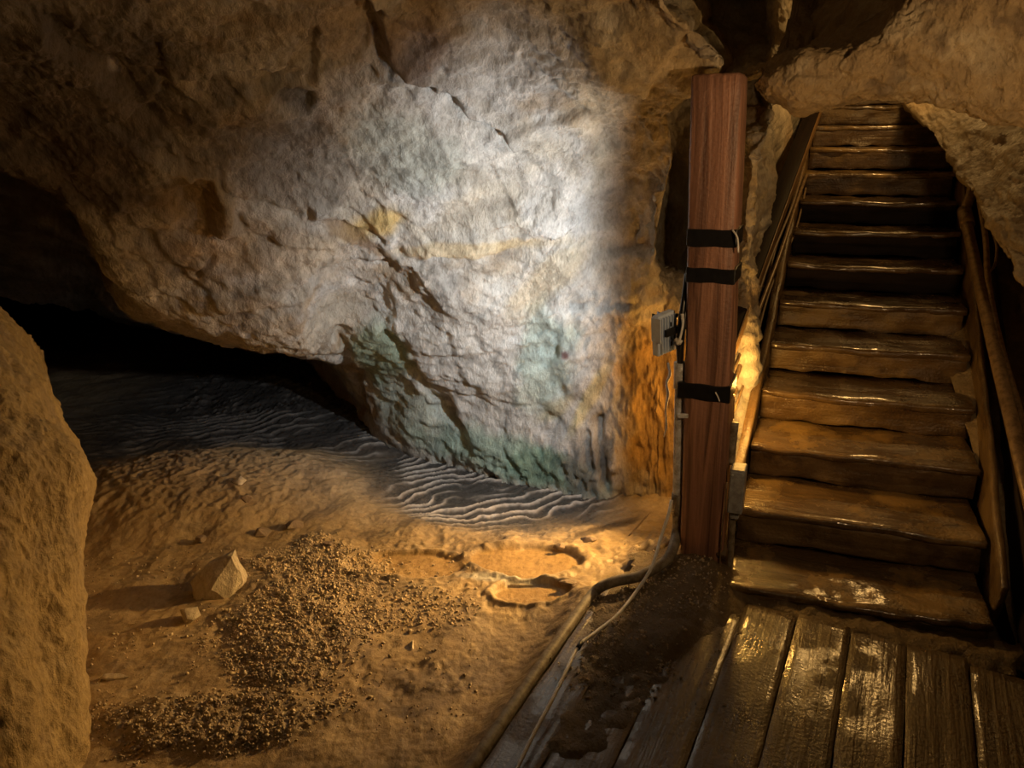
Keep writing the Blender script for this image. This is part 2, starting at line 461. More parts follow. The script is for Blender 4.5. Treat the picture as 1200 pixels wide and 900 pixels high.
# rows continue over the camera: one more control row on top, behind and above
for c in cols:
    t = c[0]
    c.insert(0, np.array([t[0] * 0.75, min(t[1] - 1.9, 1.2), max(t[2] + 0.25, 2.65)]))
C = np.array(cols)
V = loft(C, 620, 400)
nrm = tocam(V, normals(V))
px, py = proj(V)
Wd = V * np.array([1, 1, 1.0])
d = 0.055 * fbm(Wd, 1.6, 3, 0.5) + 0.017 * fbm(Wd, 4.5, 4, 0.5, 3.1)
rg = fbm(Wd @ np.array([[.9,.2,0],[-.2,.7,.6],[.1,-.6,.8]]), 3.2, 4, 0.5, 9.2, ridge=True)
d += 0.009 * (rg - 0.6)
# stepped fracture ledges, dipping to the right as in the bedding
bed = fbm(Wd, 1.1, 2, 0.5, 21) * 1.4 + (V[..., 2] * 1.0 + V[..., 0] * 0.55) * 3.2
st = bed - np.floor(bed)
amp = sstep(-0.1, 0.5, fbm(Wd, 1.3, 2, 0.5, 40))
d += amp * 0.02 * (sstep(0.0, 0.12, st) - st)
d += 0.008 * fbm(Wd, 20, 3, 0.6, 2.0) + 0.006 * fbm(Wd @ np.array([[.8,.3,.2],[-.2,.7,.5],[.25,-.5,.45]]), 44, 2, 0.6, 7.0)
STR = np.array([[.85,.25,.1],[-.15,.8,.45],[.35,-.45,.9]])
fd_ = 0.26 * facets(Wd @ STR, 2.2, .16, 5) + 0.42 * facets(Wd @ STR, 6.0, .15, 9) * sstep(-.4, .4, fbm(Wd, 1.5, 2, .5, 3)) + .45 * facets(Wd, 17.0, .14, 12)
d += soft(fd_, 2)
jx = px + 7 * fbm(Wd, 9, 2, .5, 5); jy = py + 7 * fbm(Wd, 9, 2, .5, 15)
def crack(pts, w, depth, step=0.0, wide=60):
    global d
    q, sg = pdist(jx, jy, pts)
    d = d - depth * np.exp(-(q / w) ** 2) + step * sg * np.exp(-q / wide) * (1 - np.exp(-(q / w) ** 2))
crack([(436,10),(445,62),(480,92),(520,112),(552,146),(590,160)], 7, 0.05, -0.045, 45)
crack([(590,160),(640,215),(650,250)], 4, 0.012)
crack([(190,180),(255,205),(275,232),(286,270)], 5, 0.04, 0.02, 30)
crack([(270,235),(385,258),(425,285),(458,312)], 6, 0.02, -0.014, 40)
crack([(458,314),(520,308),(575,296),(640,278)], 4, 0.018, -0.016, 40)
crack([(175,275),(215,318),(262,372),(300,368),(360,330),(455,316)], 5, 0.016, -0.016, 40)
crack([(232,318),(240,300),(252,295)], 3, 0.025)
crack([(448,388),(470,418),(497,448),(522,492)], 5, 0.035, 0.0, 40)
crack([(520,470),(530,500)], 6, 0.06)
crack([(400,392),(412,440),(424,482)], 6, 0.05)
crack([(668,352),(672,372),(682,402),(690,420)], 3, 0.02, 0.008, 20)
crack([(590,360),(640,358),(700,355),(735,352)], 3, 0.010, 0.012, 25)
crack([(702,496),(708,528),(714,568)], 6, 0.08, 0.02, 30)
crack([(690,510),(694,545)], 5, 0.04)
crack([(560,395),(585,440),(590,500)], 5, 0.015)
crack([(505,448),(540,515),(600,548)], 6, 0.02)
crack([(820,30),(760,110),(640,95)], 6, 0.02, 0.02, 50)
crack([(318,98),(362,94),(366,54)], 5, 0.02, 0.014, 25)
crack([(250,88),(330,82),(352,36)], 5, 0.025, -0.02, 30)
crack([(60,30),(130,90),(180,150)], 12, 0.04, 0.03, 40)
d -= 0.045 * blob(px, py, 228, 232, 34, 26, .3, .3 * fbm(Wd, 8, 3, .5, 2)) + 0.03 * blob(px, py, 225, 265, 26, 16) + 0.03 * blob(px, py, 345, 117, 26, 18, .1, .3 * fbm(Wd, 8, 3, .5, 3))
d += 0.04 * blob(px, py, 262, 240, 20, 34)
d -= 0.03 * blob(px, py, 455, 440, 45, 60, 0.6)
# shaggy, stringy surface on the lower wall behind the post
stg = blob(px, py, 775, 470, 80, 150)
d += stg * (0.03 * fbm(Wd * np.array([1, 1, .55]), 9, 4, .6, 31, ridge=True) - 0.01)
low = sstep(505, 540, py) * sstep(480, 520, px) * (1 - sstep(720, 735, px))
d += low * 0.02 * fbm(Wd, 14, 3, .6, 4, ridge=True)
V = V + nrm * d[..., None]
# rock colours: mottling, then placed patches, darkest at upper left
nz = 0.35 * fbm(Wd, 4, 4, .6, 11); n2 = fbm(Wd, 2.2, 4, .6, 51); n3 = fbm(Wd, 9, 4, .6, 71)
c = np.empty(V.shape); c[:] = (0.44, 0.395, 0.32)
c = lerp3(c, (0.52, 0.50, 0.46), sstep(-.1, .6, n2))
c = lerp3(c, (0.33, 0.24, 0.14), sstep(0.15, .8, fbm(Wd, 2.6, 4, .6, 5)) * .8)
c = lerp3(c, (0.17, 0.155, 0.14), sstep(0.35, .9, fbm(Wd, 1.8, 4, .6, 91)) * .7)
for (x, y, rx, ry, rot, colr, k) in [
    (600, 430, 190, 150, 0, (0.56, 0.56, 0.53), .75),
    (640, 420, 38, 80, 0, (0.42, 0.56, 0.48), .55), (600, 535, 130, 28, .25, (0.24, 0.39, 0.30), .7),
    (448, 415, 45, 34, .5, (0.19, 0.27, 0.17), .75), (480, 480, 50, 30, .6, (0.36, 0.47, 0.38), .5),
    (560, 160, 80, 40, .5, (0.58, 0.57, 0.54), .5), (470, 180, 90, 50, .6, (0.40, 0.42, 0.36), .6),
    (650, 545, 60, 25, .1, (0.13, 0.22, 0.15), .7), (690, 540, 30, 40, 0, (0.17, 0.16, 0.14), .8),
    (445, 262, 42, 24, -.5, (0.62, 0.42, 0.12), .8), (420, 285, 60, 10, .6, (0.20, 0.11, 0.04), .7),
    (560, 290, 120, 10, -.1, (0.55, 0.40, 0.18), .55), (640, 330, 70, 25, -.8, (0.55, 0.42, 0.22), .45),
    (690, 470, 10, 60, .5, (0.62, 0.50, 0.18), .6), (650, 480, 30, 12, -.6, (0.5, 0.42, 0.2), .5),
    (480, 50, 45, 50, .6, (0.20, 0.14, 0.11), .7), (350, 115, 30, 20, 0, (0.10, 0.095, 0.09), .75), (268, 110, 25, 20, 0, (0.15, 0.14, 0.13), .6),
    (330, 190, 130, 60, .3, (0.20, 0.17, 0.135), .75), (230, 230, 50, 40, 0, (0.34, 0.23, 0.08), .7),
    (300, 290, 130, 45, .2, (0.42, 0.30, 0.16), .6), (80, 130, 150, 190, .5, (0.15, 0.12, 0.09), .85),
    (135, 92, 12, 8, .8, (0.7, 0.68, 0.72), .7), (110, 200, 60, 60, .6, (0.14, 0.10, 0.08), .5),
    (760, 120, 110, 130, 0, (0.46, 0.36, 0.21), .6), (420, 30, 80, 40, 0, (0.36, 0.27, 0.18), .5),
    (772, 470, 58, 140, 0, (0.40, 0.23, 0.055), .9), (665, 412, 7, 6, 0, (0.2, 0.08, 0.07), .9)]:  # first patch here puts the warm lamp's orange into the wall colour
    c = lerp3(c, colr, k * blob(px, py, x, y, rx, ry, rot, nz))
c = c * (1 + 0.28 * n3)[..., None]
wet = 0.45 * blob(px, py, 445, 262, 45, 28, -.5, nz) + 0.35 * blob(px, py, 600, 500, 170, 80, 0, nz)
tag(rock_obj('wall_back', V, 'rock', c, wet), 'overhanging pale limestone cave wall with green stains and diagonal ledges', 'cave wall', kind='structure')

# ---- cave floor: height field with flowstone mound, rimstone ripples and pools
FZ, BZ = -0.01, 0.095
EDG0, EDG1 = G(705, 690, BZ), G(560, 900, BZ)          # left edge of the boardwalk
PH = math.atan2(EDG0[0] - EDG1[0], EDG0[1] - EDG1[1])  # heading of the planks
PF = np.array([math.sin(PH), math.cos(PH), 0]); PR = np.array([math.cos(PH), -math.sin(PH), 0])
def B(s, o, z=0.0):          # boardwalk frame, origin at EDG1
    return np.array([EDG1[0], EDG1[1], BZ]) + PF * s + PR * o + np.array([0, 0, z])
ys = np.concatenate([np.linspace(-1.2, 1.3, 30), np.linspace(1.3, 4.6, 520)[1:], np.linspace(4.6, 7.2, 90)[1:]])
xs = np.concatenate([np.linspace(-5.5, -2.2, 60), np.linspace(-2.2, 1.4, 520)[1:], np.linspace(1.4, 4.0, 30)[1:]])
FX, FY = np.meshgrid(xs, ys, indexing='ij')
V0 = np.stack([FX, FY, np.full(FX.shape, FZ)], -1)
px, py = proj(V0)
Q = V0.copy(); Q[..., 2] = 0
bo = (FX - EDG1[0]) * PR[0] + (FY - EDG1[1]) * PR[1]   # right of the boardwalk edge
bs = (FX - EDG1[0]) * PF[0] + (FY - EDG1[1]) * PF[1]
z = FZ + 0.022 * fbm(Q, 1.7, 3, .5, 2) + 0.008 * fbm(Q, 7, 3, .5, 6)
# flowstone mound on the left
mc = np.stack([(FX + 1.75) * .92 + (FY - 3.45) * .25, (FY - 3.5) * .97 - (FX + 1.75) * .10], -1)
md = np.hypot(mc[..., 0] / 1.35, mc[..., 1] / 0.62)
mound = (1 - sstep(0.1, 1.0, md + .12 * fbm(Q, 2.5, 3, .5, 9)))
z += 0.13 * mound
z += mound * 0.012 * fbm(Q * np.array([1, 1, 1]), 13, 3, .6, 33, ridge=True)
# floor beyond the mound climbs gently to the back of the hollow
z += 0.05 * sstep(3.9, 5.5, FY) * sstep(0.2, -0.6, FX)
# rimstone ripples
nzq = fbm(Q, 1.6, 4, .55, 13)
rip = blob(px, py, 560, 560, 190, 62, .12, .25 * nzq) + 0.0
rip2 = sstep(3.75, 4.2, FY + .15 * nzq) * sstep(-3.4, -2.2, FX)
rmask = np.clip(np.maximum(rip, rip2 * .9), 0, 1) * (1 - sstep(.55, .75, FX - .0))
ph = (FY * 13.0 - FX * 6.0 + 1.7 * nzq + 0.3 * fbm(Q, 7, 3, .5, 19))
saw = ph - np.floor(ph)
ridge = np.exp(-((saw - .5) / .10) ** 2) * sstep(-.45, .15, fbm(Q, 2.3, 3, .5, 77))
z += rmask * (0.013 * ridge + 0.008 * saw - 0.015)
z -= 0.05 * blob(px, py, 560, 560, 190, 60, .12)
# rimstone pools with a low rim
pool = np.zeros(FX.shape)
for (x, y, rx, ry, rot) in [(480, 663, 74, 17, 0), (617, 660, 68, 21, .05), (622, 697, 50, 15, 0)]:
    cx, sx_ = math.cos(rot), math.sin(rot)
    dd = np.hypot(((px - x) * cx + (py - y) * sx_) / rx, ((py - y) * cx - (px - x) * sx_) / ry) + .12 * fbm(Q, 5, 3, .5, 3)
    inside = 1 - sstep(.85, 1.0, dd)
    rim = np.exp(-((dd - 1.06) / .10) ** 2)
    z = z * (1 - inside) + inside * (FZ - 0.010 + .55 * np.clip(z - FZ, -.02, .1) + 0.0015 * fbm(Q, 30, 2, .5, 1)) + 0.010 * rim
    pool = np.maximum(pool, inside)
rough = blob(px, py, 620, 655, 170, 80, 0, .3 * nzq) * (1 - pool)
z += rough * 0.006 * fbm(Q, 16, 3, .6, 23, ridge=True)
# shallow bank of gravel and low hollows
GRAV = lambda px, py, n: np.maximum.reduce([blob(px, py, 345, 735, 95, 80, -.5, n), blob(px, py, 250, 845, 170, 38, -.12, n), blob(px, py, 400, 660, 60, 30, .3, n), .55 * blob(px, py, 470, 705, 90, 35, .2, n)])
gv = GRAV(px, py, .35 * fbm(Q, 3, 3, .5, 61))
z += gv * (0.012 + 0.008 * fbm(Q, 28, 2, .6, 8, ridge=True))
wav = blob(px, py, 480, 790, 90, 22, .1, .3 * nzq)
z += wav * .012 * fbm(Q, 9, 3, .55, 5)
# mud kerb under the conduit and below the planks
kerb = np.exp(-((bo + .05) / .07) ** 2) * sstep(-1.5, .2, bs) * (1 - sstep(.92, 1.08, bs))
z += kerb * (0.075 + .008 * fbm(Q, 14, 3, .5, 44))
z = np.where(bo > 0, z - .12 * sstep(0, .08, bo) * (1 - sstep(1.05, 1.25, bs)), z)
# mud heaped round the foot of the post
pdx = np.hypot(FX - 0.66, FY - 2.72)
z += 0.08 * np.exp(-(pdx / .24) ** 2) * (1 + .5 * fbm(Q, 10, 3, .6, 88))
z = np.where((bo > .55) & (bs > 1.0), np.minimum(z, -.06), z)
z += 0.0022 * fbm(Q, 45, 2, .6, 41)
Vf = np.stack([FX, FY, z], -1)
c = np.empty(Vf.shape); c[:] = (0.40, 0.30, 0.17)
c = lerp3(c, (0.30, 0.23, 0.15), sstep(-.1, .6, fbm(Q, 2, 4, .6, 17)))
c = lerp3(c, (0.46, 0.36, 0.22), sstep(.1, .7, fbm(Q, 5, 4, .6, 27)) * .6)
c = lerp3(c, (0.19, 0.145, 0.095), sstep(.05, .6, fbm(Q, 3.2, 5, .65, 37)) * .75)
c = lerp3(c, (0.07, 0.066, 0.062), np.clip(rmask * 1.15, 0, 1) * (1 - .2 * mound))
c = lerp3(c, (0.62, 0.58, 0.52), rmask * ridge * (.25 + .7 * np.clip(rip, 0, 1)))
c = lerp3(c, (0.40, 0.31, 0.20), mound * .7)
c = lerp3(c, (0.38, 0.25, 0.10), pool * .75)
c = lerp3(c, (0.30, 0.24, 0.16), gv * .5)
c = lerp3(c, (0.16, 0.12, 0.075), np.clip(kerb + sstep(0, .05, bo), 0, 1) * .8)
c = lerp3(c, (0.40, 0.42, 0.42), .7 * blob(px, py, 600, 682, 60, 5, .06, nzq * .4))
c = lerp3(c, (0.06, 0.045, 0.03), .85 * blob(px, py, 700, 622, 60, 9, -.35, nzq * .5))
wet = np.clip(rmask * .75 + pool * .35 + .8 * blob(px, py, 620, 640, 190, 70, 0, nzq * .4) * .6 + .45 * blob(px, py, 480, 800, 160, 90, 0, nzq * .3), 0, 1)
def floor_z(x, y):
    i = min(max(np.searchsorted(xs, x), 1), len(xs) - 1); j = min(max(np.searchsorted(ys, y), 1), len(ys) - 1)
    return float(z[i, j])
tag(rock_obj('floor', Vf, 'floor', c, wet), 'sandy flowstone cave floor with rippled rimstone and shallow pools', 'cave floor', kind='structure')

# ---- left rock bank in the foreground
rows = [
 PW((-350,250,1.9),(-60,330,2.5),(0,365,2.7),(35,400,2.9),(45,410,3.4),(45,415,4.2)),
 PW((-350,380,1.7),(-50,425,2.1),(20,450,2.25),(64,490,2.4),(68,500,2.9),(60,500,3.6)),
 PW((-350,520,1.45),(-30,530,1.85),(50,536,2.0),(102,552,2.15),(104,562,2.6),(95,570,3.3)),
 PW((-350,640,1.35),(-20,640,1.75),(45,640,1.9),(88,640,2.05),(92,645,2.5),(80,650,3.2)),
 PW((-350,780,1.25),(-10,770,1.6),(50,770,1.75),(92,770,1.9),(93,775,2.4),(80,720,3.1)),
 PW((-350,1000,1.1),(0,960,1.45),(60,950,1.6),(100,945,1.75),(100,910,2.2),(80,775,3.1)),
]
V = loft(np.array(rows), 260, 260)
nrm = normals(V); nrm *= np.sign((nrm * (np.array([1.5, 0, 1]) - V)).sum(-1).mean())
d = 0.02 * fbm(V, 2.5, 3, .5, 3) + 0.012 * fbm(V, 8, 4, .55, 5) + .003 * fbm(V, 40, 2, .6, 9)
d += 0.006 * fbm(V * np.array([1, 1, .4]), 14, 3, .6, 12, ridge=True)
V = V + nrm * d[..., None]
c = np.empty(V.shape); c[:] = (0.43, 0.32, 0.16)
c = lerp3(c, (0.33, 0.25, 0.15), sstep(-.1, .7, fbm(V, 3, 4, .6, 8)))
c = lerp3(c, (0.5, 0.39, 0.22), sstep(.1, .8, fbm(V, 6, 4, .6, 28)) * .6)
tag(rock_obj('wall_left', V, 'rock', c), 'rounded ochre rock bank bulging in from the left foreground', 'cave wall', kind='structure')

# ---- ceiling lip over the stairs
def lip(px_top, py_top, px_bot, py_bot, Y):
    t = P(px_top, py_top, Y); b_ = P(px_bot, py_bot, Y + .05)
    u = P(px_bot, py_bot, Y + .05)
    m = P((px_top + px_bot) / 2, (py_top * .5 + py_bot * .5), Y - .05)
    return [t + np.array([.1, 1.5, -.02]), t + np.array([.03, .4, .0]), t, m, b_, u + FW * .3 + np.array([0, 0, .04]), u + FW * 1.2 + np.array([0, 0, .52]), u + FW * 2.6 + np.array([0, 0, 1.25]), u + FW * 5.0 + np.array([0, 0, 2.4])]
cl = [lip(890, 84, 894, 94, 2.90), lip(902, 84, 902, 108, 2.80), lip(940, 58, 938, 125, 2.72), lip(1000, 48, 1000, 114, 2.64),
      lip(1062, 6, 1050, 108, 2.58), lip(1110, -60, 1110, 116, 2.5), lip(1170, -120, 1165, 132, 2.42), lip(1250, -200, 1240, 150, 2.32), lip(1480, -260, 1450, 190, 2.05)]
V = loft(np.array(cl), 240, 260)
nrm = normals(V); nrm *= np.sign((nrm * (CP - np.array([0, 0, 1.0]) - V)).sum(-1).mean())
d = 0.025 * fbm(V, 3, 3, .5, 6) + .014 * fbm(V, 9, 4, .55, 14) + .006 * fbm(V, 20, 3, .6, 24, ridge=True) * sstep(940, 1060, proj(V)[0]) + .004 * fbm(V, 60, 2, .6, 4)
d += soft(.45 * facets(V, 7.0, .14, 21) + .6 * facets(V, 20.0, .16, 22), 2)
V = V + nrm * d[..., None]
px, py = proj(V)
c = np.empty(V.shape); c[:] = (0.34, 0.25, 0.14)
c = lerp3(c, (0.45, 0.37, 0.25), sstep(0, .7, fbm(V, 5, 4, .6, 18)))
c = lerp3(c, (0.14, 0.10, 0.065), sstep(.2, .8, fbm(V, 7, 4, .6, 38)) * .7)
wet = .5 * sstep(-.1, .5, fbm(V, 6, 3, .6, 48)) + .5 * blob(px, py, 1120, 45, 120, 70, 0, .3 * fbm(V, 9, 3, .6, 2))
tag(rock_obj('ceiling', V, 'rock_rough', c, wet), 'low rough brown rock lip hanging over the staircase', 'cave ceiling', kind='structure')

# ---- right flank of the stairs: overhanging shelf of rock and rubble hollow below
def flank(px_, py_, Y, rise, under):
    e = P(px_, py_, Y)
    rt = RT; up = np.array([0, 0, 1.0])
    return [e + rt * .02 - up * under - FW * .02, e + rt * .30 - up * under * .75, e + rt * .42 - up * under * .35, e + rt * .16 - up * .04, e, e + rt * .10 + up * .10 * rise, e + rt * .30 + up * .30 * rise, e + rt * .42 + up * .75 * rise, e + rt * .2 + up * 1.3 * rise]
fl = [flank(1058, 108, 5.6, 1, 1.2), flank(1066, 122, 4.9, 1, 1.0), flank(1098, 165, 4.1, 1, .85), flank(1132, 215, 3.5, 1, .8), flank(1160, 262, 3.1, 1, .8), flank(1192, 318, 2.72, 1, .85), flank(1240, 410, 2.25, 1, .95), flank(1330, 600, 1.75, 1.1, .9), flank(1700, 950, 1.2, 1.2, .9), flank(2600, 1200, .6, 1.3, .9)]
V = loft(np.array(fl), 300, 220)
nrm = normals(V); nrm *= np.sign((nrm * (S(2, .3, 1.6) - V)).sum(-1).mean())
ed = np.array(fl[5][4]) - np.array(fl[2][4]); ed /= np.linalg.norm(ed)
VA = V - .8 * (V @ ed)[..., None] * ed
d = 0.02 * fbm(V, 3, 3, .5, 16) + .018 * fbm(VA, 9, 4, .55, 34) + .004 * fbm(V, 24, 3, .6, 54, ridge=True) + .003 * fbm(V, 60, 2, .6, 4)
d += soft(.5 * facets(VA, 8.0, .16, 31) + .5 * facets(VA, 22.0, .16, 32), 2)
V = V + nrm * d[..., None]
c = np.empty(V.shape); c[:] = (0.26, 0.20, 0.12)
c = lerp3(c, (0.33, 0.27, 0.18), sstep(0, .7, fbm(V, 5, 4, .6, 58)))
c = lerp3(c, (0.16, 0.12, 0.075), sstep(.1, .8, fbm(V, 7, 4, .6, 68)) * .7)
tag(rock_obj('wall_right', V, 'rock_rough', c, .4 * sstep(0, .6, fbm(V, 8, 3, .6, 78))), 'slanting rock shelf overhanging the right side of the stairs', 'cave wall', kind='structure')

# ---- the gallery behind the viewer (encloses the place)
th = np.linspace(-0.15 * math.pi, 1.12 * math.pi, 14)
cg = []
for a in th:
    ring = []
    for zz, k in ((-.3, 1.0), (.5, 1.06), (1.3, 1.05), (2.1, .92), (2.7, .6), (2.9, .15)):
        ring.append(np.array([0.1 + 3.3 * k * math.cos(-a), 0.9 + 3.1 * k * math.sin(-a), zz]))
    cg.append(ring)
V = loft(np.array(cg), 120, 60)
V = V + 0.12 * np.stack([fbm(V, 1.2, 3, .5, 1), fbm(V, 1.2, 3, .5, 2), fbm(V, 1.2, 3, .5, 5)], -1)
c = np.empty(V.shape); c[:] = (0.36, 0.29, 0.2)
tag(rock_obj('wall_front', V, 'rock', c), 'curved brown cave wall of the gallery behind the viewer', 'cave wall', kind='structure')

# ================================================================== OBJECTS
def slab(name, lx, ly, lz, cx, cy, cz, mat, parent, loc, rot, amp=0.004, seed=0.0, bev=0.006, sc=9.0, shape=None):
    """board with worn uneven faces: x in [0,lx], y in [0,ly] (grain), z in [0,lz]"""
    def axis(n, L):
        t = np.linspace(bev, L - bev, n)
        return np.concatenate([[0], t, [L]])
    ax, ay, az = axis(cx, lx), axis(cy, ly), axis(cz, lz)
    bm = bmesh.new(); key = {}
    def vert(i, j, k):
        q = (i, j, k)
        if q not in key:
            e = [(-1 if a == 0 else 1 if a == n else 0) for a, n in ((i, len(ax)-1), (j, len(ay)-1), (k, len(az)-1))]
            p = np.array([ax[i], ay[j], az[k]])
            if sum(abs(v) for v in e) >= 2: p -= np.array(e) * bev * .45
            key[q] = bm.verts.new(p)
        return key[q]
    I, J, K = len(ax) - 1, len(ay) - 1, len(az) - 1
    for i in range(I):
        for j in range(J):
            for k in (0, K): bm.faces.new([vert(i, j, k), vert(i+1, j, k), vert(i+1, j+1, k), vert(i, j+1, k)])
    for i in range(I):
        for k in range(K):
            for j in (0, J): bm.faces.new([vert(i, j, k), vert(i+1, j, k), vert(i+1, j, k+1), vert(i, j, k+1)])
    for j in range(J):
        for k in range(K):
            for i in (0, I): bm.faces.new([vert(i, j, k), vert(i, j+1, k), vert(i, j+1, k+1), vert(i, j, k+1)])
    bm.verts.ensure_lookup_table()
    X = np.array([v.co[:] for v in bm.verts])
    q = X * np.array([1, .6, 1]) + seed
    D = np.stack([fbm(q, sc, 3, .5, 1), fbm(q, sc, 3, .5, 11) * .3, fbm(q, sc, 3, .5, 21)], -1) * amp
    X2 = X + D
    if shape is not None: X2 = shape(X2)
    for v, p in zip(bm.verts, X2): v.co = p
    o = bm_obj(name, bm, mat, parent, smooth=True, local=True)
    o.location = loc; o.rotation_euler = rot
    try:
        o.data.set_sharp_from_angle(angle=math.radians(50))
    except Exception: pass
    return o

# ---- staircase
st = empty('staircase', (SX, SY, 0), -HD, label='long wet wooden staircase climbing away under the rock lip', cat='staircase')
rz = -math.pi / 2 - SK
c_, s_ = math.cos(SK), -math.sin(SK)
NST = 15
for k in range(1, NST + 1):
    s0 = (k - 2) * RUN
    first = (k == 1)
    sag = lambda X, k=k: X - np.stack([0 * X[:, 0], 0 * X[:, 0], .008 * np.sin(np.clip(X[:, 1] / STW, 0, 1) * math.pi) * (1 + .4 * math.sin(k * 2.1))], -1)
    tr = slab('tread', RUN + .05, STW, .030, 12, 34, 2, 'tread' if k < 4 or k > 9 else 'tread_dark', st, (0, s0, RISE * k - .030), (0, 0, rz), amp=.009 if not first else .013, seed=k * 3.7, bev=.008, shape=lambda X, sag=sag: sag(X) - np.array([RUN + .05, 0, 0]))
    rs = slab('riser', .03, STW - .01, RISE - .029, 1, 34, 8, 'beam' if k in (7, 8, 9) else 'riser', st, (0, s0 + .010, RISE * (k - 1) + .002), (0, 0, rz), amp=.012, seed=k * 5.1, bev=.004, sc=12, shape=lambda X: X - np.array([.03, 0, 0]))  # near-black wood on the middle risers paints in shade the lamps don't give
# stringers follow the slope
ang = math.atan2(RISE, RUN)
LS = 5.2
for o_, z_, wd, dp, nm in ((-.042, -.11, .040, .20, 'stringer'), (STW + .008, -.08, .024, .24, 'stringer')):
    slab(nm, wd, LS, dp, 2, 60, 6, 'riser', st, (o_ * c_, -.16 + o_ * s_, nose(-.16) + z_ - dp * .42), (ang, 0, 0), amp=.006, seed=o_ * 7, bev=.008)

# ---- boardwalk planks
bw = empty('boardwalk', tuple(B(0, 0)), -PH, label='wet weathered plank boardwalk leading to the foot of the stairs', cat='boardwalk')
edges = [0.0, .150, .318, .490, .662, .832, 1.0, 1.172, 1.345, 1.52, 1.69]
ends = [1.02, 1.00, .98, 1.06, 1.08, 1.07, 1.05, 1.02, .98, .95]
for i in range(10):
    a, b_ = edges[i] + .0012, edges[i + 1] - .0012
    tilt = random.uniform(-.006, .006)
    pl = slab('plank', b_ - a, 2.6 + ends[i], .042, 8, 90, 2, 'plank', bw, (a, -2.6, -.042 + random.uniform(-.004, .004)), (0, tilt, 0), amp=.003, seed=i * 4.3, bev=.0022, sc=10)

# ---- mud sheets on the boards
def mud_sheet(name, s0, s1, o0, o1, hfun, label, res=.012):
    sa = np.arange(s0, s1, res); oa = np.arange(o0, o1, res)
    SS, OO = np.meshgrid(sa, oa, indexing='ij')
    Xw = np.array([EDG1[0], EDG1[1], BZ]) + SS[..., None] * PF + OO[..., None] * PR
    h = hfun(Xw, SS, OO) + .012 * fbm(Xw, 14, 4, .6, 3)
    Xw[..., 2] = BZ + np.maximum(h, -.03)
    keep = h > -.012
    fc = grid_faces(len(sa), len(oa))
    fc = fc[keep.ravel()[fc].any(1)]
    used, inv = np.unique(fc, return_inverse=True)
    o = mesh_obj(name, Xw.reshape(-1, 3)[used], inv.reshape(fc.shape), 'mud')
    return tag(o, label, 'mud', kind='stuff')
PO = G(797, 668, .10)        # front-left foot of the post
def mh(Xw, SS, OO):
    pp = proj(Xw)
    return -.03 + .085 * np.exp(-(np.hypot(Xw[..., 0] - PO[0] - .07, Xw[..., 1] - PO[1] + .02) / .20) ** 2) + .04 * blob(pp[0], pp[1], 770, 720, 110, 60, -.3) + .030 * blob(pp[0], pp[1], 720, 800, 150, 60, -.9)
mud_sheet('mud_heap', -.5, 1.35, -.06, .60, mh, 'gritty brown mud heaped around the foot of the timber post')
def mh2(Xw, SS, OO):
    pp = proj(Xw)
    q, _ = pdist(pp[0], pp[1], [(850, 690), (900, 697), (960, 716), (1030, 738), (1100, 752), (1190, 770)])
    return -.032 + .040 * np.exp(-(q / 19) ** 2)
mud_sheet('mud_drift', .85, 1.35, .45, 1.7, mh2, 'brown mud silted along the foot of the first stair step')

# ---- timber post
LEAN = .031
pw = .153
PHT = float((CP + ray(835, 86) * (PO[1] / ray(835, 86)[1]))[2] - PO[2]) + .05
post = empty('timber_post', tuple(PO), -HD, label='square reddish brown timber post propping the cave roof', cat='post')
pb = slab('post_timber', pw, PHT, pw, 6, 40, 6, 'post', post, (0, 0, -.05), (math.pi / 2, 0, 0), amp=.003, seed=3, bev=.010, sc=6, shape=lambda X: X - np.stack([LEAN * X[:, 1], 0 * X[:, 0], 0 * X[:, 0] + pw], -1))
pb.name = 'timber'
def tape(z0, z1, over=0.0, seed=0):
    e = .004
    bm = box_bm(-e - over, pw + e, -e, pw + e, 0, z1 - z0, .004)
    bmesh.ops.subdivide_edges(bm, edges=[q for q in bm.edges if q.calc_length() > .08], cuts=6, use_grid_fill=True)
    for v in bm.verts:
        n = pn(np.array([v.co.x * 18 + seed]), np.array([v.co.y * 18]), np.array([v.co.z * 25 + seed]))[0]
        v.co += Vector((0, 0, .006 * n)) + Vector((0, -.0015 * n, 0))
    o = bm_obj('tape_band', bm, 'black', post, local=True)
    o.location = (-LEAN * z0, 0, z0)
    tag(o, label='black adhesive tape wrapped around the post')
    return o
def post_z(py, pxx=835):     # height on the post front for an image row
    d = ray(pxx, py); return float((CP + d * (PO[1] / d[1]))[2] - PO[2])
for i, (ya, yb, ov) in enumerate(((268, 289, 0), (313, 331, 0), (448, 467, .022))):
    tape(post_z(yb), post_z(ya), ov, i * 7.0)
# loose tape ends
def postpt(x, y, zz):        # local post coords -> world
    return PO + (x - LEAN * zz) * np.array([math.cos(HD), -math.sin(HD), 0]) + y * FW + np.array([0, 0, zz])
t0 = tube('tape_tail', [postpt(pw - .01, -.004, post_z(268)), postpt(pw + .008, -.02, post_z(276)), postpt(pw + .012, -.012, post_z(293))], [.0035, .003], 'tie', post, seg=6)
t0['label'] = 'pale loose strip of tape'
tube('tape_tail', [postpt(pw - .045, -.008, post_z(455)), postpt(pw - .035, -.012, post_z(460)), postpt(pw - .03, -.008, post_z(465))], .0025, 'tie', post, seg=6)

